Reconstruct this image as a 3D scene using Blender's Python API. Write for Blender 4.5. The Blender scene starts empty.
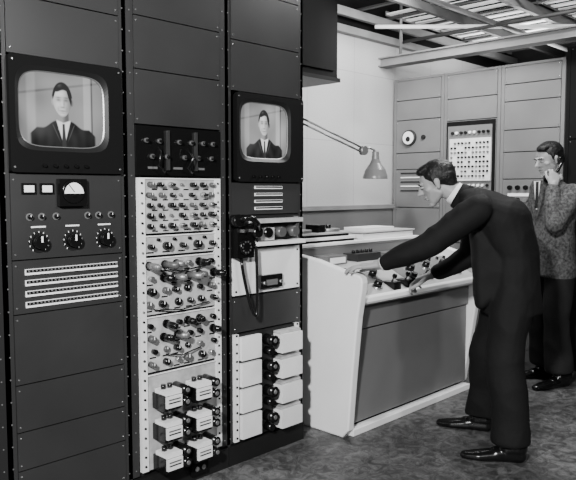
import bpy, bmesh, math, random
from mathutils import Vector, Matrix, noise
random.seed(7)
SC = bpy.context.scene
COL = SC.collection

# ------------------------------------------------------------------ materials
def mat(name, v, rough=0.5, metal=0.0, var=0.0, scale=8.0, emit=None, bump=0.0, bscale=40.0, v2=None, spec=.5):
    m = bpy.data.materials.new(name); m.use_nodes = True
    nt = m.node_tree; b = nt.nodes["Principled BSDF"]
    b.inputs["Base Color"].default_value = (v, v, v, 1)
    b.inputs["Roughness"].default_value = rough
    b.inputs["Metallic"].default_value = metal
    b.inputs["Specular IOR Level"].default_value = spec
    if var > 0 or bump > 0:
        tc = nt.nodes.new("ShaderNodeTexCoord")
    if var > 0:
        n = nt.nodes.new("ShaderNodeTexNoise"); n.inputs["Scale"].default_value = scale
        n.inputs["Detail"].default_value = 6
        nt.links.new(tc.outputs["Object"], n.inputs["Vector"])
        r = nt.nodes.new("ShaderNodeValToRGB")
        lo = max(0.0, v * (1 - var)); hi = v * (1 + var) if v2 is None else v2
        r.color_ramp.elements[0].position = 0.3; r.color_ramp.elements[0].color = (lo, lo, lo, 1)
        r.color_ramp.elements[1].position = 0.7; r.color_ramp.elements[1].color = (hi, hi, hi, 1)
        nt.links.new(n.outputs["Fac"], r.inputs["Fac"])
        nt.links.new(r.outputs["Color"], b.inputs["Base Color"])
    if bump > 0:
        n2 = nt.nodes.new("ShaderNodeTexNoise"); n2.inputs["Scale"].default_value = bscale
        n2.inputs["Detail"].default_value = 4
        nt.links.new(tc.outputs["Object"], n2.inputs["Vector"])
        bp = nt.nodes.new("ShaderNodeBump"); bp.inputs["Strength"].default_value = bump
        bp.inputs["Distance"].default_value = 0.01
        nt.links.new(n2.outputs["Fac"], bp.inputs["Height"])
        nt.links.new(bp.outputs["Normal"], b.inputs["Normal"])
    if emit is not None:
        b.inputs["Emission Color"].default_value = (emit, emit, emit, 1)
        b.inputs["Emission Strength"].default_value = 1.0
    return m

RACK = mat("rack_enamel", 0.024, 0.36, 0, 0.14, 3, spec=.4)
RACKD = mat("rack_enamel_dark", 0.009, 0.42, 0, 0.15, 3, spec=.3)
RAIL = mat("rack_rail", 0.014, 0.45, spec=.3)
BLACK = mat("black_bakelite", 0.004, 0.22, spec=.45)
BLACKM = mat("black_matt", 0.003, 0.7, spec=.12)
WHITE = mat("white_enamel", 0.70, 0.4, 0, 0.08, 5)
CHASSIS = mat("chassis_light", 0.42, 0.45, 0.1, 0.25, 18)
CHROME = mat("bright_metal", 0.6, 0.25, 0.9)
STEEL = mat("dull_steel", 0.22, 0.4, 0.6)
DIALW = mat("dial_white_glow", 0.75, 0.4, emit=0.10)  # slight glow put into the white of dials, labels and marks
GREYK = mat("grey_knob", 0.07, 0.35)
CONW = mat("console_white", 0.76, 0.36, 0, 0.05, 3)
CONG = mat("console_grey", 0.13, 0.4, 0, 0.08, 3)
CONT = mat("console_top", 0.38, 0.4, 0, 0.06, 5)
FRACK = mat("far_rack_grey", 0.13, 0.45, 0, 0.12, 3)
FRACKD = mat("far_rack_seam", 0.012, 0.6)
BEAM = mat("beam_paint", 0.17, 0.6, 0, 0.2, 4)
BEAMD = mat("beam_dark", 0.04, 0.6, 0, 0.2, 4)
SLAT = mat("slat_paint_glow", 0.85, 0.6, 0, 0.1, 4, emit=0.2)  # emission added to the paint, stands in for light on the slats
SUIT = mat("suit_black", 0.0050, 0.8, bump=0.25, bscale=30, spec=.18)
TWEED = mat("tweed_jacket", 0.06, 0.9, 0, 0.7, 55, bump=0.3, bscale=120, spec=.2)
TROUS = mat("trousers_dark", 0.012, 0.85, bump=0.2, bscale=60, spec=.2)
SKIN = mat("skin", 0.26, 0.5, 0, 0.10, 14, spec=.35)
HAIR = mat("hair_dark", 0.005, 0.45, bump=0.5, bscale=120, spec=.3)
SHOE = mat("shoe_leather", 0.004, 0.22, spec=.4)
SHIRT = mat("shirt_white", 0.75, 0.7)
EYEW = mat("eye_white", 0.30, 0.3)
LIP = mat("lip", 0.12, 0.5)
TVP = bpy.data.materials.new("tv_picture"); TVP.use_nodes = True
_nt = TVP.node_tree; _b = _nt.nodes["Principled BSDF"]
_b.inputs["Base Color"].default_value = (.004, .004, .004, 1); _b.inputs["Roughness"].default_value = .15
_b.inputs["Specular IOR Level"].default_value = .3
_a = _nt.nodes.new("ShaderNodeAttribute"); _a.attribute_name = "picture"
_nt.links.new(_a.outputs["Color"], _b.inputs["Emission Color"]); _b.inputs["Emission Strength"].default_value = 1.45

# ------------------------------------------------------------------ mesh helper
class M:
    def __init__(s, name, mp=None):
        s.name = name; s.bm = bmesh.new(); s.mats = []
        s.mp = mp or (lambda p: Vector(p))
    def mi(s, m):
        if m not in s.mats: s.mats.append(m)
        return s.mats.index(m)
    def _faces(s, pts, faces, m, smooth=False, smooth_list=None):
        vs = [s.bm.verts.new(s.mp(p)) for p in pts]
        i = s.mi(m)
        for k, f in enumerate(faces):
            try:
                fc = s.bm.faces.new([vs[j] for j in f]); fc.material_index = i
                fc.smooth = smooth if smooth_list is None else smooth_list[k]
            except ValueError: pass
    def box(s, x0, x1, y0, y1, z0, z1, m):
        p = [(x0,y0,z0),(x1,y0,z0),(x1,y1,z0),(x0,y1,z0),(x0,y0,z1),(x1,y0,z1),(x1,y1,z1),(x0,y1,z1)]
        s._faces(p, [(0,3,2,1),(4,5,6,7),(0,1,5,4),(1,2,6,5),(2,3,7,6),(3,0,4,7)], m)
    def cyl(s, p0, p1, r0, r1, m, n=16):
        p0 = Vector(p0); p1 = Vector(p1); d = (p1-p0).normalized()
        t = Vector((0,0,1)) if abs(d.z) < .9 else Vector((1,0,0))
        u = d.cross(t).normalized(); w = d.cross(u)
        pts = []
        for (c, r) in ((p0, r0), (p1, r1)):
            for k in range(n):
                a = 2*math.pi*k/n
                pts.append(c + u*r*math.cos(a) + w*r*math.sin(a))
        fs = [tuple(range(n))[::-1], tuple(range(n, 2*n))]
        sm = [False, False]
        for k in range(n):
            fs.append((k, (k+1) % n, n+(k+1) % n, n+k)); sm.append(True)
        s._faces(pts, fs, m, smooth_list=sm)
    def tube(s, pts, r, m, n=10):
        pts = [Vector(p) for p in pts]
        rings = []; u = None
        for i, p in enumerate(pts):
            d = (pts[min(i+1, len(pts)-1)] - pts[max(i-1, 0)]).normalized()
            if u is None:
                t = Vector((0,0,1)) if abs(d.z) < .9 else Vector((1,0,0))
                u = d.cross(t).normalized()
            u = (u - d*u.dot(d)).normalized(); w = d.cross(u)
            rings.append([p + u*r*math.cos(2*math.pi*k/n) + w*r*math.sin(2*math.pi*k/n) for k in range(n)])
        allp = [q for rg in rings for q in rg]; fs = []
        for i in range(len(rings)-1):
            for k in range(n):
                fs.append((i*n+k, i*n+(k+1) % n, (i+1)*n+(k+1) % n, (i+1)*n+k))
        fs.append(tuple(range(n))[::-1]); fs.append(tuple(range((len(rings)-1)*n, len(rings)*n)))
        s._faces(allp, fs, m, smooth=True)
    def sphere(s, c, r, m, nu=16, nv=10):
        if not hasattr(r, "__len__"): r = (r, r, r)
        pts = [(c[0], c[1], c[2]+r[2])]
        for j in range(1, nv):
            th = math.pi*j/nv
            for i in range(nu):
                ph = 2*math.pi*i/nu
                pts.append((c[0]+r[0]*math.sin(th)*math.cos(ph), c[1]+r[1]*math.sin(th)*math.sin(ph), c[2]+r[2]*math.cos(th)))
        pts.append((c[0], c[1], c[2]-r[2])); L = len(pts)-1; fs = []
        for i in range(nu):
            fs.append((0, 1+i, 1+(i+1) % nu)); fs.append((L, L-nu+(i+1) % nu, L-nu+i))
            for j in range(nv-2):
                a = 1+j*nu
                fs.append((a+i, a+nu+i, a+nu+(i+1) % nu, a+(i+1) % nu))
        s._faces(pts, fs, m, smooth=True)
    def prism(s, poly, a0, a1, m, axis=0, smooth=False):
        n = len(poly)
        def q(a, p):
            return (a, p[0], p[1]) if axis == 0 else ((p[0], a, p[1]) if axis == 1 else (p[0], p[1], a))
        pts = [q(a0, p) for p in poly] + [q(a1, p) for p in poly]
        fs = [tuple(range(n))[::-1], tuple(range(n, 2*n))] + [(k, (k+1) % n, n+(k+1) % n, n+k) for k in range(n)]
        s._faces(pts, fs, m, smooth_list=[False, False]+[smooth]*n)
    def ring(s, outer, inner, d0, d1, m, din=None):
        n = len(outer)
        di = d1 if din is None else din
        pts = [(p[0], d0, p[1]) for p in outer]+[(p[0], d1, p[1]) for p in outer]+[(p[0], d0, p[1]) for p in inner]+[(p[0], di, p[1]) for p in inner]
        fs = []
        for k in range(n):
            j = (k+1) % n
            fs += [(k, j, n+j, n+k), (2*n+k, 3*n+k, 3*n+j, 2*n+j), (n+k, n+j, 3*n+j, 3*n+k), (k, 2*n+k, 2*n+j, j)]
        s._faces(pts, fs, m)
    def finish(s, parent=None, bevel=0, seg=2):
        bmesh.ops.recalc_face_normals(s.bm, faces=s.bm.faces[:])
        me = bpy.data.meshes.new(s.name); s.bm.to_mesh(me); s.bm.free()
        for m in s.mats: me.materials.append(m)
        o = bpy.data.objects.new(s.name, me); COL.objects.link(o)
        if bevel:
            b = o.modifiers.new("bevel", 'BEVEL'); b.width = bevel; b.segments = seg
            b.limit_method = 'ANGLE'; b.angle_limit = math.radians(50)
        if parent: o.parent = parent
        return o

def empty(name):
    e = bpy.data.objects.new(name, None); COL.objects.link(e); e.empty_display_size = .1
    return e

def superell(cx, cz, w, h, e=5.0, n=48):
    out = []
    for k in range(n):
        a = 2*math.pi*(k+.5)/n; c, s_ = math.cos(a), math.sin(a)
        out.append((cx+w/2*math.copysign(abs(c)**(2/e), c), cz+h/2*math.copysign(abs(s_)**(2/e), s_)))
    return out

# ------------------------------------------------------------------ room shell
def room_mats():
    m = bpy.data.materials.new("floor_worn_linoleum"); m.use_nodes = True
    nt = m.node_tree; b = nt.nodes["Principled BSDF"]; L = nt.links.new
    tc = nt.nodes.new("ShaderNodeTexCoord")
    n1 = nt.nodes.new("ShaderNodeTexNoise"); n1.inputs["Scale"].default_value = 2.4; n1.inputs["Detail"].default_value = 10; n1.inputs["Roughness"].default_value = .7
    n2 = nt.nodes.new("ShaderNodeTexNoise"); n2.inputs["Scale"].default_value = 12; n2.inputs["Detail"].default_value = 12; n2.inputs["Roughness"].default_value = .8; n2.inputs["Distortion"].default_value = 1.6
    L(tc.outputs["Object"], n1.inputs["Vector"]); L(tc.outputs["Object"], n2.inputs["Vector"])
    r1 = nt.nodes.new("ShaderNodeValToRGB")
    r1.color_ramp.elements[0].position = .35; r1.color_ramp.elements[0].color = (.045, .045, .045, 1)
    r1.color_ramp.elements[1].position = .66; r1.color_ramp.elements[1].color = (.11, .11, .11, 1)
    r2 = nt.nodes.new("ShaderNodeValToRGB")
    r2.color_ramp.elements[0].position = .43; r2.color_ramp.elements[0].color = (.4, .4, .4, 1)
    r2.color_ramp.elements[1].position = .60; r2.color_ramp.elements[1].color = (1.6, 1.6, 1.6, 1)
    L(n1.outputs["Fac"], r1.inputs["Fac"]); L(n2.outputs["Fac"], r2.inputs["Fac"])
    mx = nt.nodes.new("ShaderNodeMixRGB"); mx.blend_type = 'MULTIPLY'; mx.inputs[0].default_value = 1
    L(r1.outputs["Color"], mx.inputs[1]); L(r2.outputs["Color"], mx.inputs[2])
    br = nt.nodes.new("ShaderNodeTexBrick"); br.offset = 0
    br.inputs["Scale"].default_value = 1; br.inputs["Brick Width"].default_value = .30; br.inputs["Row Height"].default_value = .30
    br.inputs["Mortar Size"].default_value = .002
    br.inputs["Color1"].default_value = (1, 1, 1, 1); br.inputs["Color2"].default_value = (.82, .82, .82, 1); br.inputs["Mortar"].default_value = (.5, .5, .5, 1)
    L(tc.outputs["Object"], br.inputs["Vector"])
    mx2 = nt.nodes.new("ShaderNodeMixRGB"); mx2.blend_type = 'MULTIPLY'; mx2.inputs[0].default_value = 1
    L(mx.outputs[0], mx2.inputs[1]); L(br.outputs["Color"], mx2.inputs[2])
    L(mx2.outputs[0], b.inputs["Base Color"]); b.inputs["Roughness"].default_value = .45
    b.inputs["Specular IOR Level"].default_value = .35
    fl = m
    m = bpy.data.materials.new("wall_tiles"); m.use_nodes = True
    nt = m.node_tree; b = nt.nodes["Principled BSDF"]; L = nt.links.new
    tc = nt.nodes.new("ShaderNodeTexCoord"); sp = nt.nodes.new("ShaderNodeSeparateXYZ"); L(tc.outputs["Object"], sp.inputs[0])
    ad = nt.nodes.new("ShaderNodeMath"); ad.operation = 'ADD'; L(sp.outputs["X"], ad.inputs[0]); L(sp.outputs["Y"], ad.inputs[1])
    cb = nt.nodes.new("ShaderNodeCombineXYZ"); L(ad.outputs[0], cb.inputs[0]); L(sp.outputs["Z"], cb.inputs[1])
    br = nt.nodes.new("ShaderNodeTexBrick"); br.offset = 0
    br.inputs["Scale"].default_value = 1; br.inputs["Brick Width"].default_value = .61; br.inputs["Row Height"].default_value = .61
    br.inputs["Mortar Size"].default_value = .003
    br.inputs["Color1"].default_value = (.36, .36, .36, 1); br.inputs["Color2"].default_value = (.345, .345, .345, 1); br.inputs["Mortar"].default_value = (.25, .25, .25, 1)
    L(cb.outputs[0], br.inputs["Vector"])
    n = nt.nodes.new("ShaderNodeTexNoise"); n.inputs["Scale"].default_value = 90; n.inputs["Detail"].default_value = 2; L(tc.outputs["Object"], n.inputs["Vector"])
    r = nt.nodes.new("ShaderNodeValToRGB"); r.color_ramp.elements[0].position = .35; r.color_ramp.elements[1].position = .6; r.color_ramp.elements[0].color = (.93, .93, .93, 1); r.color_ramp.elements[1].color = (1.03, 1.03, 1.03, 1)
    L(n.outputs["Fac"], r.inputs["Fac"])
    mx = nt.nodes.new("ShaderNodeMixRGB"); mx.blend_type = 'MULTIPLY'; mx.inputs[0].default_value = 1
    L(br.outputs["Color"], mx.inputs[1]); L(r.outputs["Color"], mx.inputs[2]); L(mx.outputs[0], b.inputs["Base Color"])
    b.inputs["Roughness"].default_value = .8
    return fl, m
FLOOR, WTILE = room_mats()
WDARK = mat("wall_dark_paint", 0.02, .8, 0, .1, 2)
WDADO = mat("wall_dado_paint", 0.11, .6, 0, .1, 3)
CEIL = mat("ceiling_dark", 0.006, .9, 0, .2, 2, spec=.1)

X0, X1, Y0, Y1, H = -2.0, 7.6, -2.6, 3.8, 3.35
def slab(name, *a):
    o = M(name); o.box(*a); return o.finish()
slab("floor", X0-.1, X1+.1, Y0-.1, Y1+.1, -.1, 0, FLOOR)
slab("ceiling", X0-.1, X1+.1, Y0-.1, Y1+.1, H, H+.1, CEIL)
slab("wall_rear", X0-.1, X0, Y0-.1, Y1+.1, 0, H, WDARK)
slab("wall_right", X0, X1, Y0-.1, Y0, 0, H, WDARK)
slab("wall_far", X1, X1+.1, Y0-.1, Y1+.1, 0, H, WDARK)
w = M("wall_left"); w.box(X0, X1, Y1, Y1+.1, 0, 2.78, WTILE); w.box(X0, X1, Y1+.02, Y1+.1, 2.78, H, CEIL); w.finish()
w = M("trim_dado"); w.box(2.6, 5.3, Y1-.025, Y1, 0, 1.24, WDADO); w.box(2.6, 5.3, Y1-.045, Y1, 1.24, 1.275, BEAM); w.finish()
w = M("trim_cornice"); w.box(X0, 5.9, Y1-.07, Y1, 2.74, 2.80, BEAM); w.finish()

# ------------------------------------------------------------------ near racks
YF = 2.58
near = lambda p: Vector((p[0], YF-p[1], p[2]))      # (s along face, d outwards, z)

def knob(o, s, z, r, L, m=BLACK, skirt=True, d0=0.0):
    if skirt: o.cyl((s, d0, z), (s, d0+.005, z), r*1.25, r*1.2, m)
    o.cyl((s, d0+.004, z), (s, d0+L, z), r, r*.85, m)
    o.box(s-r*.12, s+r*.12, d0+L-.001, d0+L+.0015, z, z+r*.8, DIALW)

def screw(o, s, z, r=.004, m=CHROME):
    o.cyl((s, 0, z), (s, .007, z), r, r*.8, m, 8)

def rack_frame(o, a, b, top, depth, body, rail, seams, base=.11, pm=None):
    o.box(a+.002, b-.002, -depth, -.02, 0.0, top, body)
    o.box(a+.002, a+.036, -.02, 0, base, top, rail); o.box(b-.036, b-.002, -.02, 0, base, top, rail)
    o.box(a+.002, b-.002, -.02, .012, 0, base-.01, RACKD)
    o.box(a+.002, b-.002, -.02, .004, top-.03, top, rail)
    pm = pm or body
    for z0, z1 in zip(seams[:-1], seams[1:]):
        o.box(a+.038, b-.038, -.02, .004, z0+.0025, z1-.0025, pm)
        for zz in (z0+.022, z1-.022):
            for ss in (a+.05, b-.05): screw(o, ss, zz)
    z = base+.03
    while z < top-.03:
        for ss in (a+.018, b-.018): o.cyl((ss, 0, z), (ss, .003, z), .0032, .0032, STEEL, 6)
        z += .0889

def sstep(e0, e1, x):
    t = max(0., min(1., (x-e0)/(e1-e0))); return t*t*(3-2*t)
def mixv(a, b, t): return a+(b-a)*t
def tvcol(x, y, seed):
    """soft grey-scale head-and-shoulders picture of a short-haired man in jacket and tie"""
    X = x*1.25; xx = X+.02*(y-.1)
    c = .30+.10*noise.noise(Vector((X*3, y*3, seed)))+.08*x
    c += .10*(sstep(-.52, -.48, X)-sstep(-.40, -.36, X))
    c += .14*(sstep(.30, .32, X)-sstep(.40, .44, X)); c -= .20*(sstep(.415, .43, X)-sstep(.44, .455, X))
    c -= .10*(sstep(.0, .02, y-.28-.2*X)-sstep(.03, .05, y-.28-.2*X))
    ax = abs(xx-.005)
    sh = -.135-.10*sstep(.10, .30, ax)-.9*max(0, ax-.38)
    t = sstep(.014, -.014, y-sh)*sstep(.49, .45, ax)
    coat = .018+.045*sstep(-.05, .45, -xx)*sstep(-.5, -.15, y)+.02*noise.noise(Vector((X*9, y*5, seed)))
    lap = abs(ax-(.05+.45*(y+.42)))
    coat += .06*sstep(.012, .0, lap)*sstep(-.45, -.3, y)*sstep(-.17, -.2, y)
    c = mixv(c, max(.008, coat), t)
    t = sstep(.085, .07, ax)*sstep(.05, 0, y)*sstep(-.27, -.24, y); c = mixv(c, .32-.20*sstep(-.03, .05, xx), t)
    wv = .010+.30*max(0, y+.44)
    t = sstep(wv+.008, wv-.008, ax)*sstep(-.125-.35*(.10-min(ax, .10))+.012, -.125-.35*(.10-min(ax, .10))-.012, y)*sstep(.11, .095, ax)
    c = mixv(c, .85, t)
    tw_ = .018+.012*sstep(-.2, -.45, y)
    t = sstep(tw_+.006, tw_-.006, ax)*sstep(-.165, -.18, y); c = mixv(c, .04, t)
    for sg in (-1, 1):
        q = ((xx-sg*.138)/.020)**2+((y-.110)/.045)**2
        c = mixv(c, .40 if sg < 0 else .18, sstep(1.3, .7, q))
    hy = (y-.135)/.215; wx = .137*(1-.24*max(0, -hy)**1.6)
    q = (xx/wx)**2+hy*hy
    q2 = (xx/.146)**2+((y-.145)/.232)**2
    line = .262-3.0*max(0, abs(xx+.015)-.080)+.015*math.sin(xx*30+1)
    outer = sstep(1.10, .92, q2)*sstep(.16, .19, y)
    c = mixv(c, .025, outer)
    t = sstep(1.10, .92, q)
    f = .66-.44*sstep(-.01, .125, xx)-.12*sstep(-.08, -.13, xx)
    def g(cx, cy, sx, sy, a_):
        return a_*math.exp(-((xx-cx)/sx)**2-((y-cy)/sy)**2)
    f += g(-.035, .220, .06, .03, .16)+g(-.065, .075, .03, .03, .10)
    f *= 1-(g(-.054, .140, .034, .020, .62)+g(.050, .140, .034, .020, .62))
    f *= 1-(g(-.056, .172, .040, .010, .60)+g(.052, .174, .038, .010, .60))
    f *= 1-(g(.024, .095, .014, .045, .38)+g(0, .046, .032, .011, .55))
    f *= 1-(g(0, -.002, .046, .008, .68)+g(0, -.028, .034, .010, .28))
    f *= 1-(g(-.062, .022, .014, .035, .22)+g(.06, .022, .014, .035, .22))
    f *= 1-.35*sstep(-.045, -.085, y)
    f += g(-.006, .085, .009, .035, .16)+g(-.01, -.050, .022, .012, .08)
    skin = t*(1-sstep(-.014, .014, y-line))
    c = mixv(c, max(.04, f), skin)
    c = mixv(c, .025+.10*sstep(.29, .34, y)*sstep(.06, -.05, abs(xx+.04)), t*sstep(-.014, .014, y-line))
    return max(.006, c)

def television(parent_name, a, b, z0, z1, sx, sz, sw, sh, seed):
    o = M(parent_name, near)
    cx, cz = (a+b)/2, (z0+z1)/2
    n = 64
    out = superell(cx, cz, b-a, z1-z0, 40, n)
    op = superell(sx, sz, sw+.040, sh+.040, 6, n)
    o.ring(out, op, -.0, .022, BLACKM)
    o.ring(op, superell(sx, sz, sw, sh, 5, n), .004, .022, RACKD, din=.010)
    o.ring(superell(sx, sz, sw+.008, sh+.008, 5, n), superell(sx, sz, sw, sh, 5, n), .004, .0135, STEEL, din=.0105)
    o.box(a+.01, b-.01, -.35, -.01, z0+.01, z1-.01, BLACKM)
    for i in range(5): o.cyl((sx-.09+.045*i, .022, z0+.028), (sx-.09+.045*i, .032, z0+.028), .008, .007, BLACK, 10)
    for ss in (a+.014, b-.014):
        for zz in (z0+.02, z1-.02): o.cyl((ss, .022, zz), (ss, .025, zz), .005, .004, CHROME, 8)
    NX, NZ = 170, 140
    pts = []; cols = []
    for j in range(NZ+1):
        for i in range(NX+1):
            u, v = i/NX-.5, j/NZ-.5
            pts.append((sx+u*(sw+.012), .007, sz+v*(sh+.012)))
            fall = 1-.30*sstep(.35, .58, math.hypot(u, v))
            cols.append(tvcol(u, v, seed)*(1-.08*(j % 2))*fall)
    base = len(o.bm.verts)
    o._faces(pts, [(j*(NX+1)+i, j*(NX+1)+i+1, (j+1)*(NX+1)+i+1, (j+1)*(NX+1)+i) for j in range(NZ) for i in range(NX)], TVP)
    ob = o.finish()
    me = ob.data
    at = me.color_attributes.new("picture", 'FLOAT_COLOR', 'POINT')
    buf = [0.0]*(len(me.vertices)*4)
    for k, c in enumerate(cols):
        q = (base+k)*4; buf[q] = buf[q+1] = buf[q+2] = c; buf[q+3] = 1
    at.data.foreach_set("color", buf)
    return ob

R = [0.53, 1.09, 1.65, 2.21, 2.77]
TOP = 2.72
o = M("equipment_rack", near)
rack_frame(o, R[0], R[1], TOP, .5, RACKD, RAIL, [.11, .45, .9, 1.35, 1.8, 2.25, 2.68]); o.finish()
# rack 1 -------------------------
o = M("equipment_rack", near)
a, b = R[1], R[2]
rack_frame(o, a, b, TOP, .02, RACK, RACK, [.11, .30, .455, .645, .925], pm=RACK)
o.box(a+.038, b-.038, -.02, .004, .927, 1.135, RACK)
o.box(a+.038, b-.038, -.02, .004, 1.14, 1.474, RACK)
o.box(a+.038, b-.038, -.02, .004, 1.93, 2.145, RACK)
o.box(a+.038, b-.038, -.02, .004, 2.15, 2.68, RACK)
for zz in (1.16, 1.45, 1.95, 2.125, 2.17, .95, 1.115):
    for ss in (a+.05, b-.05): screw(o, ss, zz)
o.box(a+.002, b-.002, -.5, -.36, 0, TOP, RACK)
o.box(a+.002, a+.02, -.5, 0, 0, TOP, RACK); o.box(b-.02, b-.002, -.5, 0, 0, TOP, RACK)
o.box(a+.02, b-.02, -.36, -.02, 0, 1.47, RACKD); o.box(a+.02, b-.02, -.36, -.02, 1.94, TOP, RACKD)
for i in range(4):
    z = 1.092-.043*i
    o.box(1.175, 1.585, .004, .010, z-.014, z+.009, DIALW)
    o.box(1.178, 1.582, .010, .013, z-.004, z+.007, BLACK)
    for k in range(26):
        o.cyl((1.188+.0155*k, .012, z+.002), (1.188+.0155*k, .016, z+.002), .0036, .0036, STEEL, 8)
for x_ in (1.235, 1.380, 1.527):
    o.cyl((x_, .004, 1.205), (x_, .007, 1.205), .042, .042, RACKD, 24)
    for k in range(11):
        an = math.radians(-140+28*k)
        o.box(x_+.040*math.sin(an)-.0012, x_+.040*math.sin(an)+.0012, .006, .0085, 1.205+.040*math.cos(an)-.003, 1.205+.040*math.cos(an)+.003, DIALW)
    knob(o, x_, 1.205, .030, .035)
    o.box(x_-.03, x_+.03, .004, .006, 1.262, 1.268, DIALW)
for x_ in (1.20, 1.25, 1.31, 1.45, 1.50, 1.56):
    knob(o, x_, 1.305, .010, .018)
    o.cyl((x_, .004, 1.305), (x_, .006, 1.305), .015, .015, STEEL)
for x_ in (1.198, 1.272):
    o.box(x_-.028, x_+.028, .004, .012, 1.395, 1.437, BLACK); o.box(x_-.020, x_+.020, .012, .014, 1.402, 1.428, DIALW)
o.box(1.315, 1.435, .004, .03, 1.345, 1.455, BLACK)
o.cyl((1.375, .03, 1.405), (1.375, .036, 1.405), .050, .047, BLACK, 28)
o.prism([(1.375+.042*math.cos(math.radians(t)), 1.396+.044*math.sin(math.radians(t))) for t in range(0, 181, 10)], .036, .038, DIALW, axis=1)
o.prism([(1.373, 1.402), (1.377, 1.402), (1.352, 1.434), (1.350, 1.432)], .038, .0395, BLACK, axis=1)
o.cyl((1.375, .036, 1.388), (1.375, .041, 1.388), .008, .007, BLACK, 12)
o.finish()
television("television_monitor", 1.126, 1.612, 1.478, 1.925, 1.348, 1.727, .36, .288, 1.0)

# rack 2 -------------------------
o = M("equipment_rack", near)
a, b = R[2], R[3]
rack_frame(o, a, b, TOP, .5, RACK, RACK, [1.70, 1.94, 2.17, 2.42, 2.68])
o.box(a+.038, b-.038, -.02, .006, 1.475, 1.695, BLACK)
for zz, xs in ((1.63, (.09, .16, .27, .34, .41, .47)), (1.56, (.12, .2, .3, .38, .46))):
    for x_ in xs:
        o.cyl((a+x_, .006, zz), (a+x_, .020, zz), .012, .011, GREYK, 12)
        o.cyl((a+x_, .02, zz), (a+x_, .032, zz), .007, .006, BLACK, 10)
for x_ in (.10, .24, .37): o.box(a+x_, a+x_+.05, .006, .009, 1.505, 1.515, STEEL)
for x_ in (.2, .36): o.box(a+x_, a+x_+.012, .006, .02, 1.50, 1.68, RACK)
o.tube([(a+.15, .03, 1.60), (a+.14, .05, 1.57), (a+.13, .05, 1.52), (a+.17, .04, 1.49)], .005, BLACK)
o.tube([(a+.30, .03, 1.60), (a+.32, .055, 1.56), (a+.29, .05, 1.51), (a+.33, .03, 1.49)], .005, BLACK)
ca, cb = a+.045, b-.045
for s0, s1 in ((ca, ca+.034), (cb-.034, cb)):
    o.box(s0, s1, -.01, .012, .125, 1.465, WHITE)
    z = .15
    while z < 1.45:
        o.cyl(((s0+s1)/2, .012, z), ((s0+s1)/2, .016, z), .006, .005, BLACK if random.random() < .6 else STEEL, 8); z += .0445
for z0, z1 in ((1.215, 1.465), (1.115, 1.205), (.845, 1.105), (.58, .837), (.125, .57)):
    o.box(ca+.034, cb-.034, -.02, .006, z0, z1, CHASSIS)
    o.box(ca+.034, cb-.034, -.02, .012, z1-.006, z1, WHITE)
la, lb = ca+.058, cb-.058
W_ = lb-la
for r_ in range(5):
    z = 1.435-.047*r_
    for k in range(7):
        x_ = la+W_*k/6+random.uniform(-.006, .006)
        t = random.random()
        if t < .65: knob(o, x_, z, random.uniform(.010, .015), random.uniform(.02, .045), random.choice([BLACK, BLACK, BLACK, GREYK]))
        elif t < .8:
            o.cyl((x_, .006, z), (x_, .03, z), .011, .011, CHROME, 10); o.cyl((x_, .03, z), (x_, .05, z), .006, .006, BLACK, 8)
        else: o.cyl((x_, .006, z), (x_, .018, z), .008, .007, STEEL, 8)
    for k in range(6): o.box(la+W_*(k+.25)/6, la+W_*(k+.75)/6, .006, .008, z-.025, z-.020, BLACK)
for k in range(5):
    knob(o, la+W_*k/4, 1.155, .020 if k % 2 else .013, .035)
    o.box(la+W_*k/4-.02, la+W_*k/4+.02, .006, .008, 1.125, 1.131, BLACK)
for k in range(4): o.cyl((la+W_*(k+.5)/4, .006, 1.185), (la+W_*(k+.5)/4, .02, 1.185), .008, .007, BLACK, 10)
rows = [1.070, 1.010, .950, .890, .795, .735, .675, .618]
for r_, z in enumerate(rows):
    for k in range(6):
        x_ = la+W_*k/5+random.uniform(-.012, .012)
        t = random.random()
        if r_ in (0, 1, 4, 5) and t < .62:     # valves
            L_ = random.uniform(.05, .10); m_ = random.choice([STEEL, BLACK, BLACK, GREYK])
            dx = random.uniform(-.01, .02)
            o.cyl((x_, .006, z), (x_, .016, z), .020, .020, BLACK, 12)
            o.cyl((x_, .016, z), (x_+dx, L_, z), .0165, .0155, m_, 12)
            o.sphere((x_+dx, L_, z), (.0155, .008, .0155), m_, 10, 6)
        elif t < .78: knob(o, x_, z, random.uniform(.013, .020), random.uniform(.02, .045), random.choice([BLACK, BLACK, BLACK, GREYK]))
        else: o.cyl((x_, .006, z), (x_, .03, z), .012, .012, random.choice([CHROME, BLACK]), 10)
        if random.random() < .6: o.box(x_-.020, x_+.014, .006, .008, z-.032, z-.026, BLACK)
    if r_ % 3 == 0: o.tube([(la+random.random()*.1, .02, z-.02), (la+.15, .035, z-.035), (la+.2+random.random()*.15, .02, z-.02)], .0035, BLACK, 6)
for r_ in range(3):
    for c_ in range(2):
        z = .50-.145*r_; x_ = la+.003+.175*c_
        o.box(x_, x_+.095, .006, .10, z-.085, z-.012, BLACK)
        o.box(x_+.006, x_+.09, .10, .112, z-.070, z-.018, WHITE)
        o.box(x_+.015, x_+.08, .112, .114, z-.05, z-.045, BLACK); o.box(x_+.015, x_+.08, .112, .114, z-.035, z-.030, GREYK)
        o.box(x_+.004, x_+.092, .02, .106, z-.014, z+.006, WHITE)
        o.cyl((x_+.03, .05, z+.005), (x_+.03, .05, z+.026), .012, .012, BLACK, 10)
        o.cyl((x_+.065, .05, z+.005), (x_+.065, .05, z+.026), .012, .012, BLACK, 10)
        for q in range(2):
            o.cyl((x_+.130, .006, z-.01-.055*q), (x_+.130, .10, z-.01-.055*q), .024, .021, BLACK, 14)
            o.cyl((x_+.130, .10, z-.01-.055*q), (x_+.130, .104, z-.01-.055*q), .011, .010, STEEL, 10)
o.box(1.96, 2.06, .012, .03, .03, .095, BLACKM)
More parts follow.
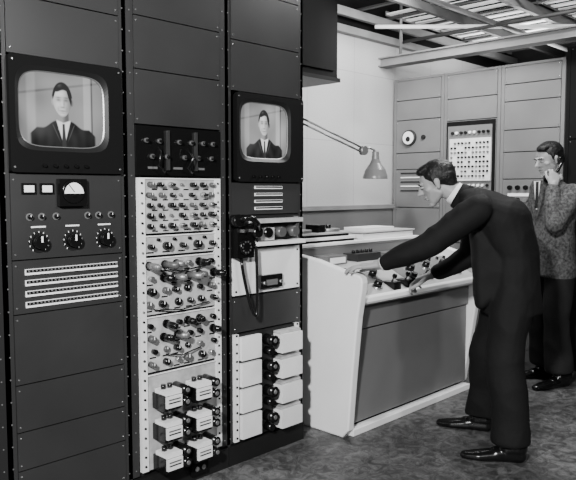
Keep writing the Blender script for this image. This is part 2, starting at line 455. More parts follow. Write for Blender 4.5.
for k in (0, 1): o.cyl((1.99+.04*k, .03, .062), (1.99+.04*k, .034, .062), .012, .012, STEEL, 10)
o.finish()

# rack 3 -------------------------
o = M("equipment_rack", near)
a, b = R[3], R[4]
rack_frame(o, a, b, TOP, .02, RACK, RACK, [.68, .865], pm=RACK)
o.box(a+.002, b-.002, -.5, -.36, 0, TOP, RACK)
o.box(a+.002, a+.02, -.5, 0, 0, TOP, RACK); o.box(b-.02, b-.002, -.5, 0, 0, TOP, RACK)
o.box(a+.02, b-.02, -.36, -.02, 0, 1.445, RACKD); o.box(a+.02, b-.02, -.36, -.02, 1.91, TOP, RACKD)
for z0, z1 in ((1.905, 2.15), (2.155, 2.40), (2.405, 2.68)):
    o.box(a+.038, b-.038, -.02, .004, z0, z1, RACK)
    for ss in (a+.05, b-.05):
        screw(o, ss, z0+.02); screw(o, ss, z1-.02)
o.box(a+.038, b-.038, -.02, .004, 1.285, 1.447, RACK)
for i in range(4):
    z = 1.425-.036*i
    o.box(2.40, 2.60, .004, .010, z-.009, z+.006, DIALW); o.box(2.404, 2.596, .010, .012, z-.003, z+.004, BLACK)
o.box(a+.038, b-.038, -.02, .004, 1.115, 1.28, RACKD)
o.box(2.36, 2.72, .004, .07, 1.125, 1.145, WHITE); o.box(2.36, 2.72, .004, .05, 1.240, 1.262, CHASSIS)
o.box(2.40, 2.50, .004, .05, 1.150, 1.215, CHASSIS)
for x_ in (2.45, 2.55, 2.65): o.cyl((x_, .004, 1.190), (x_, .065, 1.190), .028, .026, random.choice([BLACK, GREYK]), 16)
for x_ in (2.38, 2.70): o.box(x_-.006, x_+.006, .004, .03, 1.12, 1.27, CHROME)
o.box(a+.038, b-.038, -.02, .010, .875, 1.105, WHITE)
for ss in (a+.055, b-.055):
    for zz in (.895, 1.085): o.cyl((ss, .01, zz), (ss, .014, zz), .006, .005, BLACK, 8)
o.box(2.42, 2.58, .01, .03, .895, .965, BLACK); o.box(2.46, 2.54, .03, .034, .91, .94, STEEL)
o.cyl((2.44, .03, .925), (2.44, .045, .925), .010, .009, CHROME, 10); o.cyl((2.56, .03, .925), (2.56, .045, .925), .010, .009, CHROME, 10)
for s0, s1 in ((a+.042, a+.070), (b-.070, b-.042)):
    o.box(s0, s1, -.01, .012, .115, .675, WHITE)
    z = .135
    while z < .67:
        o.cyl(((s0+s1)/2, .012, z), ((s0+s1)/2, .015, z), .006, .006, BLACK, 8); z += .0445
o.box(a+.075, b-.075, -.02, .006, .115, .675, RACKD)
for i in range(4):
    z = .665-.137*i
    o.box(a+.078, a+.215, .006, .03, z-.128, z-.006, WHITE)
    o.box(a+.325, a+.480, .006, .075, z-.122, z-.022, WHITE)
    o.box(a+.325, a+.480, .006, .06, z-.020, z-.008, CHASSIS)
    o.cyl((a+.27, .006, z-.045), (a+.27, .075, z-.045), .030, .028, BLACK, 16)
    o.cyl((a+.27, .006, z-.105), (a+.27, .055, z-.105), .022, .020, BLACK, 14)
    o.cyl((a+.27, .075, z-.045), (a+.27, .079, z-.045), .012, .011, STEEL, 12)
o.finish()
television("television_monitor", 2.268, 2.752, 1.452, 1.898, 2.468, 1.714, .33, .278, 4.0)

# telephone on rack 3
o = M("rotary_telephone", near)
o.box(2.235, 2.345, .006, .06, 1.07, 1.23, BLACK)
o.cyl((2.285, .06, 1.125), (2.285, .072, 1.125), .042, .038, BLACK, 24)
for k in range(10):
    an = math.radians(36*k); o.cyl((2.285+.028*math.cos(an), .072, 1.125+.028*math.sin(an)), (2.285+.028*math.cos(an), .0735, 1.125+.028*math.sin(an)), .005, .005, GREYK, 8)
o.box(2.25, 2.262, .05, .085, 1.20, 1.215, CHROME); o.box(2.308, 2.32, .05, .085, 1.20, 1.215, CHROME)
o.tube([(2.232, .085, 1.262), (2.25, .11, 1.275), (2.285, .118, 1.268), (2.32, .11, 1.245), (2.345, .09, 1.215)], .015, BLACK, 12)
o.cyl((2.225, .045, 1.255), (2.222, .09, 1.262), .034, .030, BLACK, 18)
o.cyl((2.352, .045, 1.195), (2.352, .09, 1.20), .032, .028, BLACK, 18)
cord = []
for k in range(48):
    t = k/47
    x_ = 2.365+.03*math.sin(t*math.pi)-.10*t; e = abs(math.sin(t*math.pi))**.7
    z = 1.19-.42*e if t < .5 else 1.07-.30*e
    cord.append((x_, .05+.02*e, z))
o.tube(cord, .008, BLACK, 8)
o.finish()

# ------------------------------------------------------------------ hung cabinet behind the racks
o = M("hanging_equipment_cabinet")
o.box(2.95, 3.50, 2.95, 3.35, 2.14, 2.66, BLACKM)
o.box(2.99, 3.46, 2.938, 2.95, 2.19, 2.61, BLACKM)
o.box(2.95, 3.51, 2.93, 3.36, 2.12, 2.145, RACKD)
for x_ in (3.0, 3.45):
    for y_ in (3.0, 3.3): o.cyl((x_, y_, 2.66), (x_, y_, H), .01, .01, STEEL, 8)
o.finish()

# ------------------------------------------------------------------ articulated lamp on rack side
o = M("articulated_lamp")
o.box(2.769, 2.80, 2.64, 2.70, 1.76, 1.86, STEEL)
o.cyl((2.80, 2.67, 1.80), (2.84, 2.67, 1.80), .02, .02, STEEL)
for dz in (0, .028):
    o.tube([(2.82, 2.67, 1.80+dz), (3.30, 2.57, 1.635+dz)], .006, STEEL, 8)
o.cyl((3.30, 2.555, 1.65), (3.30, 2.585, 1.65), .028, .028, STEEL, 16)
o.tube([(3.30, 2.57, 1.65), (3.345, 2.56, 1.668), (3.38, 2.55, 1.655), (3.392, 2.548, 1.62)], .007, STEEL, 8)
prof = [(.020, 1.645), (.024, 1.60), (.034, 1.575), (.062, 1.535), (.076, 1.495), (.078, 1.480)]
LAMP = mat("lamp_grey_enamel", .14, .35)
for (r0, z0), (r1, z1) in zip(prof[:-1], prof[1:]):
    n = 24; pts = []
    for r, z in ((r0, z0), (r1, z1)):
        for k in range(n): pts.append((3.392+r*math.cos(2*math.pi*k/n), 2.548+r*math.sin(2*math.pi*k/n), z))
    o._faces(pts, [(k, (k+1) % n, n+(k+1) % n, n+k) for k in range(n)], LAMP, smooth=True)
o.cyl((3.392, 2.548, 1.64), (3.392, 2.548, 1.65), .02, .015, STEEL)
o.sphere((3.392, 2.548, 1.52), .028, DIALW)
o.finish()

# ------------------------------------------------------------------ control console
con = empty("control_console")
def cheek_profile(shift=0):
    p = [(2.42+shift, .0), (2.375+shift, .05), (2.35+shift*.6, .35), (2.315+shift*.3, .70), (2.29, .84), (2.283, .90), (2.29, .928), (2.312, .942)]
    p += [(2.45, .965), (2.62, 1.005), (2.80, 1.03), (3.10, 1.04), (3.14, 1.02), (3.15, .98), (3.15, 0)]
    return p
o = M("side_cheeks")
o.prism(cheek_profile(), 2.93, 2.985, CONW, axis=0)
o.prism(cheek_profile(.06), 4.30, 4.355, CONW, axis=0)
o.finish(con, bevel=.010, seg=3)
o = M("body")
o.box(2.985, 4.30, 2.44, 3.13, .05, .74, CONG)
o.box(2.985, 4.30, 2.47, 3.10, .0, .05, BLACKM)
o.box(2.99, 4.295, 2.415, 2.44, .06, .60, CONG)
o.box(2.99, 4.295, 2.400, 2.44, .610, .765, CONG)
o.box(2.985, 4.30, 2.38, 2.44, .0, .04, CONW)
o.prism([(2.36, .765), (2.335, .775), (2.33, .80), (2.345, .812), (2.62, .945), (2.66, .955), (3.13, .985), (3.13, .74), (2.40, .74)], 2.985, 4.30, CONT, axis=0)
o.prism([(2.33, .765), (2.322, .78), (2.325, .803), (2.345, .815), (2.36, .765)], 2.985, 4.30, CONW, axis=0)
o.box(2.985, 4.30, 2.84, 3.13, .96, 1.055, CONT)
o.box(2.985, 4.30, 2.82, 3.13, 1.055, 1.075, CONW)
o.box(3.02, 4.27, 2.832, 2.84, .985, 1.045, CONG)
o.finish(con, bevel=.004)
def surf(y): return .812+(y-2.345)*(.945-.812)/(2.62-2.345)
o = M("controls")
o.prism([(2.44, surf(2.44)-.004), (2.44, surf(2.44)+.003), (2.54, surf(2.54)+.003), (2.54, surf(2.54)-.004)], 3.02, 3.34, CONG, axis=0)
o.prism([(2.44, surf(2.44)-.004), (2.44, surf(2.44)+.003), (2.60, surf(2.60)+.003), (2.60, surf(2.60)-.004)], 3.56, 4.26, CONG, axis=0)
for x_, y_, r in ((3.06, 2.39, .026), (3.14, 2.48, .034), (3.22, 2.40, .026), (3.30, 2.50, .026), (3.62, 2.42, .024), (3.70, 2.50, .030), (3.80, 2.42, .028), (3.90, 2.51, .026), (3.98, 2.42, .026), (4.08, 2.50, .024), (4.16, 2.42, .026), (4.24, 2.51, .020)):
    z = surf(y_)
    o.cyl((x_, y_, z-.006), (x_, y_-.004, z+.008), r*1.35, r*1.3, CHROME, 20)
    o.cyl((x_, y_-.002, z+.004), (x_, y_-.018, z+.042), r, r*.85, BLACK, 20)
for x_ in (3.05, 3.13, 3.21, 3.30, 3.40, 3.50, 3.60, 3.75, 3.85, 3.95, 4.05, 4.15, 4.24):
    o.cyl((x_, 2.575, surf(2.575)-.004), (x_, 2.57, surf(2.575)+.020), .012, .010, random.choice([BLACK, BLACK, DIALW]), 12)
for x_ in (3.36, 3.50):
    z = surf(2.38)
    o.box(x_-.035, x_+.035, 2.35, 2.50, z-.02, z+.032, BLACK)
    o.tube([(x_, 2.40, z+.02), (x_, 2.375, z+.06)], .006, CHROME, 8)
    o.sphere((x_, 2.372, z+.066), .016, BLACK)
o.box(3.08, 3.26, 2.66, 2.78, .95, 1.01, CONG); o.box(3.10, 3.24, 2.655, 2.66, .965, 1.0, DIALW)
o.box(3.38, 3.62, 2.67, 2.79, .955, 1.005, RACK); o.box(3.72, 4.1, 2.67, 2.78, .955, .99, STEEL)
for k in range(5): o.cyl((3.41+.045*k, 2.73, 1.005), (3.41+.045*k, 2.73, 1.025), .013, .011, BLACK, 12)
o.finish(con)
o = M("film_transport")
o.box(3.02, 3.58, 2.86, 3.08, 1.075, 1.090, BLACKM); o.box(3.02, 3.58, 2.85, 3.09, 1.090, 1.108, CONW)
o.box(3.06, 3.54, 2.875, 3.065, 1.108, 1.124, BLACKM); o.box(3.05, 3.55, 2.87, 3.07, 1.124, 1.136, CONT)
for x_ in (3.16, 3.44):
    o.cyl((x_, 2.97, 1.136), (x_, 2.97, 1.156), .078, .078, STEEL, 28); o.cyl((x_, 2.97, 1.156), (x_, 2.97, 1.180), .018, .018, BLACK, 12)
o.box(3.27, 3.33, 2.90, 3.02, 1.136, 1.185, BLACK)
o.finish(bevel=.002)
o = M("document_box")
o.box(3.66, 4.26, 2.85, 3.07, 1.075, 1.110, WHITE); o.box(3.66, 4.26, 2.86, 3.07, 1.110, 1.116, BLACKM); o.box(3.65, 4.27, 2.84, 3.08, 1.116, 1.126, CONT)
o.box(3.70, 4.05, 2.87, 3.05, 1.126, 1.150, WHITE)
o.finish(bevel=.002)

# ------------------------------------------------------------------ far racks
XF = 5.30
far = lambda p: Vector((XF-p[1], p[0], p[2]))
FY = [2.17, 2.70, 3.235, 3.77]
FT = 2.43
def far_rack(a, b, seams, extra=None, body=FRACK, top=FT, pm=None):
    o = M("equipment_rack", far)
    o.box(a+.002, b-.002, -.5, -.02, 0, top, FRACKD if body is FRACK else BLACKM)
    o.box(a+.002, a+.03, -.02, .002, .0, top, body); o.box(b-.03, b-.002, -.02, .002, 0, top, body)
    o.box(a+.03, b-.03, -.02, .002, 0, .1, body); o.box(a+.002, b-.002, -.5, .004, top-.02, top, body)
    for z0, z1 in zip(seams[:-1], seams[1:]):
        o.box(a+.034, b-.034, -.02, .005, z0+.004, z1-.004, pm or body)
        for ss in (a+.045, b-.045):
            for zz in (z0+.02, z1-.02): screw(o, ss, zz, .005)
    if extra: extra(o, a, b)
    o.finish()
def ex1(o, a, b):
    o.cyl((3.59, .005, 1.887), (3.59, .03, 1.887), .074, .070, FRACKD, 28); o.cyl((3.59, .03, 1.887), (3.59, .034, 1.887), .058, .058, DIALW, 28)
    o.cyl((3.59, .034, 1.875), (3.59, .036, 1.875), .024, .024, BLACK, 20)
    o.cyl((3.44, .005, 1.887), (3.44, .02, 1.887), .022, .02, BLACK, 14)
    for i in range(5): o.box(3.42, 3.68, .005, .012, 1.40+.04*i, 1.410+.04*i, DIALW if i % 2 else BLACK)
def ex2(o, a, b):
    o.box(a+.04, b-.04, .0, .02, 1.37, 2.0, BLACKM)
    o.box(a+.06, b-.06, .02, .03, 1.40, 1.96, FRACK)
    o.box(a+.06, b-.085, .03, .045, 1.49, 1.85, WHITE)
    for r_ in range(8):
        for k in range(11):
            if random.random() < .85:
                o.cyl((a+.085+.034*k, .045, 1.53+.040*r_), (a+.085+.034*k, .06, 1.53+.040*r_), .010, .009, random.choice([BLACK, BLACK, STEEL]), 8)
    for k in range(9):
        o.cyl((a+.09+.042*k, .03, 1.90), (a+.09+.042*k, .05, 1.90), .013, .012, random.choice([BLACK, DIALW]), 10)
        o.cyl((a+.09+.042*k, .03, 1.45), (a+.09+.042*k, .05, 1.45), .012, .011, random.choice([BLACK, DIALW]), 10)
    for k in range(6):
        knob(o, a+.10+.065*k, 1.15, .018, .03); o.box(a+.085+.065*k, a+.115+.065*k, .005, .008, 1.20, 1.208, DIALW)
def ex3(o, a, b):
    for r_ in range(5):
        for k in range(6):
            x_ = a+.09+.068*k; z = 1.43-.10*r_
            o.cyl((x_, .005, z), (x_, .03, z), .020, .018, random.choice([BLACK, BLACK, DIALW, STEEL]), 12)
    for r_ in range(3): o.box(a+.08, b-.08, .005, .010, 1.36-.2*r_, 1.385-.2*r_, DIALW)
far_rack(FY[2], FY[3], [.1, .5, .85, 1.25, 1.60, 1.75, 2.05, 2.23, 2.41], ex1)
far_rack(FY[1], FY[2], [.1, .5, .95, 1.36, 1.37, 2.01, 2.2, 2.41], ex2)
far_rack(FY[0], FY[1], [.1, .45, .9, 1.25, 1.50, 1.72, 1.90, 2.13, 2.27, 2.41], ex3)
far_rack(1.60, 2.165, [.1, .6, 1.2, 1.8, 2.5], None, BLACKM, 2.50)

# ------------------------------------------------------------------ overhead structure
o = M("ceiling_beam")
o.box(5.12, 5.18, 0.4, Y1, 2.54, 2.60, BEAM)
o.box(5.085, 5.215, 0.4, Y1, 2.60, 2.612, BEAM); o.box(5.085, 5.215, 0.4, Y1, 2.528, 2.54, BEAM)
for y_ in (.6, 2.0, 3.6): o.cyl((5.15, y_, 2.61), (5.15, y_, H), .014, .014, STEEL, 8)
o.finish()
o = M("overhead_cable_ladder")
for y_, m_ in ((3.70, BEAM), (3.15, BEAMD), (2.55, BEAM), (2.0, BEAMD), (1.5, BEAM)):
    o.box(3.7, X1, y_-.02, y_+.02, 2.86, 2.93, m_)
for y_ in (3.70, 2.55, 1.5):
    for x_ in (4.2, 5.6, 7.0): o.cyl((x_, y_, 2.93), (x_, y_, H), .01, .01, STEEL, 8)
x_ = 3.8
while x_ < X1-.1:
    o.box(x_, x_+.045, 1.5, 3.7, 2.93, 2.945, BEAMD); x_ += .42
for (ya, yb, xa, xb) in ((3.2, 3.65, 5.0, 7.4), (2.62, 3.10, 4.8, 6.6), (2.05, 2.5, 5.6, 7.4)):
    x_ = xa
    while x_ < xb:
        o.box(x_, x_+.07, ya, yb, 2.955, 2.965, SLAT); x_ += .15
    o.box(xa, xb, ya-.012, ya, 2.945, 2.985, BEAM); o.box(xa, xb, yb, yb+.012, 2.945, 2.985, BEAM)
o.tube([(4.9, 3.7, 2.84), (7.0, 1.5, 2.84)], .018, SLAT, 8)
o.tube([(3.8, 2.8, 2.80), (7.4, 2.8, 2.80)], .022, BEAM, 8)
o.tube([(5.35, 1.0, 2.78), (5.35, 3.75, 2.78)], .016, BEAMD, 8)
o.finish()

# ------------------------------------------------------------------ people
ICO = None
def ico_pts():
    global ICO
    if ICO is None:
        b = bmesh.new(); bmesh.ops.create_icosphere(b, subdivisions=3, radius=1)
        ICO = [v.co.copy() for v in b.verts]; b.free()
    return ICO

class Blob:
    """union of convex hulls of ellipsoids, fused into one continuous surface"""
    def __init__(s, to_world): s.bm = bmesh.new(); s.tw = to_world
    def hull(s, *ells, frame=None, zmin=None):
        t = bmesh.new()
        for c, r in ells:
            if not hasattr(r, "__len__"): r = (r, r, r)
            for p in ico_pts():
                q = Vector(c)+Vector((p.x*r[0], p.y*r[1], p.z*r[2]))
                if frame: q = frame(q)
                q = s.tw(q)
                if zmin is not None and q.z < zmin: q.z = zmin
                t.verts.new(q)
        bmesh.ops.remove_doubles(t, verts=t.verts[:], dist=1e-5)
        bmesh.ops.convex_hull(t, input=t.verts[:])
        bmesh.ops.delete(t, geom=[v for v in t.verts if not v.link_faces], context='VERTS')
        me = bpy.data.meshes.new("t"); t.to_mesh(me); t.free(); s.bm.from_mesh(me); bpy.data.meshes.remove(me)
    def chain(s, *ells, **k):
        for p, q in zip(ells[:-1], ells[1:]): s.hull(p, q, **k)
    def build(s, name, voxel, mats, parent, assign=None, it=4, wrinkle=0, wscale=9):
        me = bpy.data.meshes.new("tmp"); s.bm.to_mesh(me); s.bm.free()
        ob = bpy.data.objects.new("tmp", me); COL.objects.link(ob)
        r = ob.modifiers.new("r", 'REMESH'); r.mode = 'VOXEL'; r.voxel_size = voxel; r.use_smooth_shade = True
        if it:
            sm = ob.modifiers.new("s", 'SMOOTH'); sm.iterations = it; sm.factor = .5
        dg = bpy.context.evaluated_depsgraph_get()
        m2 = bpy.data.meshes.new_from_object(ob.evaluated_get(dg))
        bpy.data.objects.remove(ob); m2.name = name
        m2.materials.clear()
        for m in mats: m2.materials.append(m)
        if wrinkle:
            nn = [v.normal.copy() for v in m2.vertices]
            for v, n_ in zip(m2.vertices, nn):
                w = 1-abs(noise.noise(Vector((v.co.x*wscale, v.co.y*wscale, v.co.z*wscale*.7))))*2
                w2 = noise.noise(v.co*wscale*.45+Vector((5, 2, 1)))
                v.co += n_*wrinkle*(w*.6+w2)
        for p in m2.polygons:
            p.use_smooth = True
            if assign: p.material_index = assign(p.center)
        o = bpy.data.objects.new(name, m2); COL.objects.link(o); o.parent = parent
        return o

def person_frame(org, fa):
    fa = Vector((fa[0], fa[1], 0)).normalized(); la = Vector((-fa.y, fa.x, 0))
    O = Vector((org[0], org[1], 0))
    return lambda p: O+fa*p[0]+la*p[1]+Vector((0, 0, p[2]))

def head(tw, c, F, U, neck, parent, neck_r=.052):
    F = Vector(F).normalized(); U = (Vector(U)-F*Vector(U).dot(F)).normalized(); Lf = U.cross(F); c = Vector(c)
    fr = lambda q: c+F*q[0]+Lf*q[1]+U*q[2]
    B = Blob(tw)
    h = lambda *e: B.hull(*e, frame=fr)
    h(((-.018, 0, .036), (.094, .074, .080)))
    h(((.02, 0, .04), (.062, .062, .055)), ((.035, 0, -.02), (.05, .055, .04)))
    h(((.035, 0, -.02), (.048, .053, .04)), ((.048, 0, -.078), (.030, .033, .024)), ((.0, .038, -.05), .02), ((.0, -.038, -.05), .02))
    h(((.066, 0, -.092), (.020, .022, .018)), ((.05, 0, -.08), .022))
    h(((.078, .026, .030), (.012, .022, .008)), ((.080, -.026, .030), (.012, .022, .008)))
    h(((.084, 0, .020), .008), ((.112, 0, -.016), (.011, .011, .009)), ((.085, 0, -.022), (.01, .016, .008)))
    h(((.084, 0, -.046), (.012, .022, .006))); h(((.082, 0, -.060), (.011, .018, .006)))
    for sgn in (1, -1):
        h(((.050, .040*sgn, -.012), (.022, .018, .018)))
        h(((-.008, .076*sgn, .008), (.017, .009, .020)), ((-.004, .073*sgn, -.022), (.010, .008, .012)))
    nl = Vector(neck); d = nl-c
    nh = (d.dot(F), d.dot(Lf), d.dot(U))
    B.chain(((-.022, 0, -.03), (.055, .05, .05)), (nh, neck_r), frame=fr)
    B.build("head", .0036, [SKIN], parent, it=2)
    Hh = Blob(tw)
    Hh.hull(((-.028, 0, .046), (.096, .081, .084)), frame=fr)
    Hh.hull(((-.052, 0, .02), (.066, .076, .066)), ((-.075, 0, -.035), (.028, .05, .02)), frame=fr)
    Hh.hull(((.035, .012, .095), (.042, .045, .026)), ((-.02, 0, .10), (.05, .06, .03)), frame=fr)
    for sgn in (1, -1): Hh.hull(((.008, .073*sgn, .03), (.010, .006, .022)), ((.004, .071*sgn, .0), (.006, .005, .01)), frame=fr)
    Hh.build("hair", .0045, [HAIR], parent, it=2, wrinkle=.003, wscale=60)
    f = M("face_details", lambda q: tw(fr(Vector(q))))
    for sgn in (1, -1):
        f.sphere((.077, .029*sgn, .010), (.012, .013, .007), EYEW, 12, 8)
        f.sphere((.086, .028*sgn, .009), (.0045, .005, .005), BLACK, 10, 6)
        f.tube([(.084, .044*sgn, .030), (.092, .030*sgn, .035), (.093, .016*sgn, .032)], .0032, HAIR, 6)
    f.tube([(.084, .020, -.053), (.095, 0, -.052), (.084, -.020, -.053)], .0025, LIP, 6)
    f.finish(parent)

def hand(tw, W, d, n, t, parent, name, curl=(15, 20, 15), thumb=None, sc=1.0, spread=.12, nl=4):
    W = Vector(W); d = Vector(d).normalized(); n = Vector(n); n = (n-d*n.dot(d)).normalized()
    t = Vector(t); t = (t-d*t.dot(d)-n*t.dot(n)).normalized()
    B = Blob(tw)
    q = lambda x, y, z: W+(d*x+t*y+n*z)*sc
    B.hull((q(-.035, 0, 0), (.024*sc)), (q(.012, 0, 0), .024*sc))
    B.hull((q(.008, .016, 0), .017*sc), (q(.008, -.016, 0), .016*sc), (q(.082, .030, .0), .0125*sc), (q(.085, .010, .002), .0125*sc), (q(.080, -.012, .001), .012*sc), (q(.072, -.031, -.002), .011*sc))
    B.hull((q(.012, .018, -.006), .016*sc), (q(.045, .030, -.008), .014*sc))
    base = [(.084, .030), (.088, .010), (.084, -.011), (.075, -.030)]
    lens = [(.040, .025, .020), (.045, .029, .021), (.042, .027, .020), (.032, .020, .018)]
    for i in range(nl):
        p = q(base[i][0], base[i][1], 0); dirv = (d+t*spread*(1.5-i)).normalized()
        rr = .0094*sc if i < 3 else .0082*sc
        for j in range(3):
            ang = math.radians(curl[j]*(1+.12*(i-1)))
            nn_ = (n-dirv*n.dot(dirv)).normalized()
            dirv = (dirv*math.cos(ang)-nn_*math.sin(ang)).normalized()
            p2 = p+dirv*lens[i][j]*sc
            B.hull((p, rr), (p2, rr*.9)); p = p2; rr *= .92
    th = thumb or (.75, .62, -.25)
    p = q(.030, .026, -.008); dirv = (d*th[0]+t*th[1]+n*th[2]).normalized()
    rr = .0125*sc
    for j, L_ in enumerate((.040, .032, .026)):
        p2 = p+dirv*L_*sc; B.hull((p, rr), (p2, rr*.9)); p = p2; rr *= .88
        dirv = (dirv+d*.28-t*.12).normalized()
    return B.build(name, .0032, [SKIN], parent, it=2)

def cuff(tw, a, b, r, parent, name="shirt_cuff"):
    o = M(name, lambda q: tw(Vector(q))); o.cyl(a, b, r, r*.97, SHIRT, 20); o.finish(parent)

def shoe(tw, heel, toe, parent, name):
    B = Blob(tw)
    heel = Vector(heel); toe = Vector(toe); d = (toe-heel).normalized()
    B.hull((heel+Vector((0, 0, .04)), (.040, .036, .045)), (heel+d*.11+Vector((0, 0, .035)), (.045, .042, .04)), zmin=.002)
    B.hull((heel+d*.10+Vector((0, 0, .032)), (.045, .043, .036)), (heel+d*.20+Vector((0, 0, .022)), (.048, .048, .028)), (toe-d*.03+Vector((0, 0, .018)), (.036, .034, .022)), zmin=.002)
    B.hull((heel+Vector((0, 0, .08)), .045), (heel+d*.06+Vector((0, 0, .07)), .042))
    B.build(name, .005, [SHOE], parent, it=2)

# ---- leaning man
man = empty("man_in_dark_suit")
tw = person_frame((3.40, 1.80), (-.464, .886))     # local (forward, left, up)
B = Blob(tw)
PEL = ((-.145, 0, .93), (.128, .168, .10)); WAI = ((-.140, 0, 1.06), (.132, .165, .09))
CHE = ((-.080, 0, 1.250), (.150, .185, .130)); UPP = ((.040, 0, 1.338), (.095, .165, .080))
B.chain(PEL, WAI, CHE, UPP)
B.hull(UPP, ((.045, .185, 1.312), .072), ((.055, -.175, 1.312), .072))
B.hull(UPP, ((.13, 0, 1.380), (.05, .065, .04)))
B.hull(WAI, PEL, ((-.140, 0, .76), (.155, .200, .018)))
B.hull(((.04, 0, 1.17), (.05, .13, .05)), ((.02, .0, .80), (.030, .15, .03)), ((-.12, 0, .95), (.10, .16, .1)))
B.chain(((.045, .185, 1.312), .078), ((.285, .215, 1.125), .064), ((.40, .195, 1.070), .058), ((.515, .168, 1.018), (.046, .044, .044)))
B.chain(((.055, -.175, 1.312), .072), ((.09, -.255, 1.035), .064), ((.19, -.27, .970), .055), ((.270, -.28, .925), .044))
B.chain(((-.14, .085, .86), .112), ((-.105, .15, .50), .092), ((-.135, .19, .28), (.090, .082, .05)), ((-.145, .205, .105), (.100, .084, .018)))
B.chain(((-.13, -.085, .86), .112), ((-.01, -.15, .50), .092), ((-.01, -.19, .28), (.088, .082, .05)), ((.005, -.215, .105), (.098, .084, .018)))
B.build("suit_body", .0085, [SUIT], man, it=2, wrinkle=.011, wscale=8)
shoe(tw, (-.185, .210, 0), (.105, .230, 0), man, "shoe_left")
shoe(tw, (-.02, -.220, 0), (.265, -.250, 0), man, "shoe_right")
head(tw, (.270, 0, 1.445), (.90, .03, -.43), (.43, 0, .90), (.145, 0, 1.380), man)
o = M("shirt_collar", lambda q: tw(Vector(q)))
o.cyl((.150, 0, 1.378), (.182, 0, 1.401), .066, .062, SHIRT, 24); o.finish(man)
o = M("jacket_collar", lambda q: tw(Vector(q)))
o.cyl((.110, 0, 1.356), (.162, 0, 1.384), .085, .070, SUIT, 28); o.finish(man)
cuff(tw, (.50, .171, 1.024), (.545, .164, 1.006), .038, man)
cuff(tw, (.258, -.279, .932), (.290, -.281, .912), .038, man)
hand(tw, (.560, .161, 1.002), (.175, -.012, -.022), (.12, 0, 1), (0, -1, 0), man, "hand_left", curl=(2, 16, 16), spread=.26, sc=1.12)
hand(tw, (.305, -.283, .908), (.12, -.03, -.050), (.4, 0, 1), (-.1, 1, 0), man, "hand_right", curl=(22, 35, 25), spread=.10, sc=1.12)

# ---- man on the telephone
man2 = empty("man_on_telephone")
tw = person_frame((4.86, 2.05), (-.86, .51))
B = Blob(tw)
PEL = ((-.01, 0, .95), (.130, .165, .10)); WAI = ((0, 0, 1.10), (.130, .165, .09))
CHE = ((.0, 0, 1.29), (.135, .190, .11)); UPP = ((-.01, 0, 1.40), (.085, .165, .06))
B.chain(PEL, WAI, CHE, UPP)
B.hull(UPP, ((-.01, .185, 1.385), .066), ((-.01, -.185, 1.385), .066))
B.hull(UPP, ((.005, 0, 1.46), (.06, .065, .04)))
B.hull(PEL, ((-.01, 0, .80), (.150, .192, .015)))
B.chain(((-.01, .19, 1.38), .070), ((.18, .255, 1.18), .060), ((.17, .215, 1.30), .052), ((.140, .170, 1.405), .042))
B.chain(((-.01, -.19, 1.38), .070), ((.0, -.235, 1.12), .060), ((.10, -.215, .96), .050), ((.15, -.19, .90), .042))
B.chain(((-.01, .085, .86), .105), ((.03, .10, .50), .088), ((.0, .115, .12), (.098, .085, .018)))
B.chain(((-.01, -.085, .86), .105), ((.0, -.10, .50), .088), ((-.03, -.115, .12), (.098, .085, .018)))
B.build("suit_body", .009, [TWEED, TROUS], man2, assign=lambda c: 1 if c.z < .79 else 0, it=2, wrinkle=.010, wscale=8)
shoe(tw, (-.05, .12, 0), (.235, .15, 0), man2, "shoe_left")
shoe(tw, (-.08, -.12, 0), (.20, -.16, 0), man2, "shoe_right")
head(tw, (.055, 0, 1.625), (.93, .05, -.28), (.28, 0, .96), (.01, 0, 1.46), man2)
o = M("shirt_and_tie", lambda q: tw(Vector(q)))
o.cyl((.006, 0, 1.475), (.022, 0, 1.510), .068, .062, SHIRT, 24)
o.prism([(-.045, 1.475), (.045, 1.475), (.012, 1.27), (-.012, 1.27)], .09, .140, SHIRT, axis=0)
o.prism([(-.014, 1.47), (.014, 1.47), (.018, 1.28), (-.018, 1.28)], .10, .144, BLACK, axis=0)
o.prism([(.045, 1.48), (.085, 1.43), (.075, 1.36), (.012, 1.20), (.010, 1.24)], .09, .148, TWEED, axis=0)
o.prism([(-.045, 1.48), (-.085, 1.43), (-.075, 1.36), (-.012, 1.20), (-.010, 1.24)], .09, .148, TWEED, axis=0)
o.finish(man2)
cuff(tw, (.142, .173, 1.395), (.134, .166, 1.422), .038, man2)
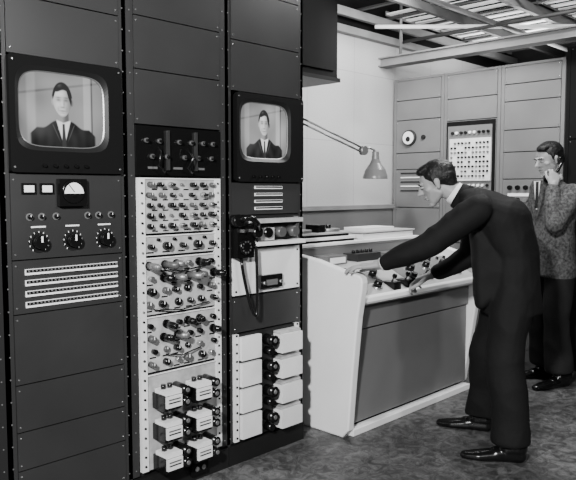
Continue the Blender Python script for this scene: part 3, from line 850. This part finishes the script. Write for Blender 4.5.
hand(tw, (.128, .160, 1.445), (-.035, -.030, .10), (.25, .95, .1), (1, -.1, .3), man2, "hand_left", curl=(40, 55, 35), thumb=(.8, .3, -.6), spread=.04)
hand(tw, (.165, -.178, .885), (.05, .02, -.10), (0, -1, 0), (1, 0, .2), man2, "hand_right", curl=(25, 30, 20))
o = M("telephone_handset", lambda q: tw(Vector(q)))
o.tube([(.022, .100, 1.622), (.040, .122, 1.590), (.070, .126, 1.548), (.105, .112, 1.508), (.122, .085, 1.485)], .012, BLACK, 12)
o.cyl((.020, .108, 1.625), (.022, .084, 1.622), .024, .026, BLACK, 18)
o.cyl((.128, .092, 1.482), (.116, .064, 1.496), .022, .025, BLACK, 18)
o.finish(man2)

# ------------------------------------------------------------------ lights
def area(name, loc, target, size, power, sy=None):
    l = bpy.data.lights.new(name, 'AREA'); l.energy = power; l.size = size
    if sy: l.shape = 'RECTANGLE'; l.size_y = sy
    o = bpy.data.objects.new(name, l); COL.objects.link(o); o.location = loc
    o.rotation_euler = (Vector(target)-Vector(loc)).to_track_quat('-Z', 'Y').to_euler()
    return o
area("flood_light_key", (-.9, .2, 2.5), (3.2, 2.3, 1.0), .2, 350)
area("flood_light_side", (2.2, -1.6, 2.9), (3.2, 2.6, 1.0), .35, 60)
area("ceiling_light_wall", (4.3, 2.85, 2.75), (4.6, 3.8, 1.7), .5, 44)
area("fill_light_aisle", (4.2, 1.9, 3.2), (4.2, 2.1, 0), .4, 95, .4)  # added overhead fill, no fixture modelled
area("fill_light_grid", (6.4, 3.0, 2.5), (6.2, 3.0, 3.3), .8, 30)  # added fill from below, aimed up to brighten the slats

# ------------------------------------------------------------------ camera
cd = bpy.data.cameras.new("camera"); cd.sensor_width = 36; cd.lens = 42.5; cd.clip_start = .05
co = bpy.data.objects.new("camera", cd); COL.objects.link(co); co.location = (0, 0, 1.41)
yw, pt = math.radians(44.2), math.radians(4.2)
co.rotation_euler = Vector((math.cos(yw)*math.cos(pt), math.sin(yw)*math.cos(pt), -math.sin(pt))).to_track_quat('-Z', 'Y').to_euler()
SC.camera = co
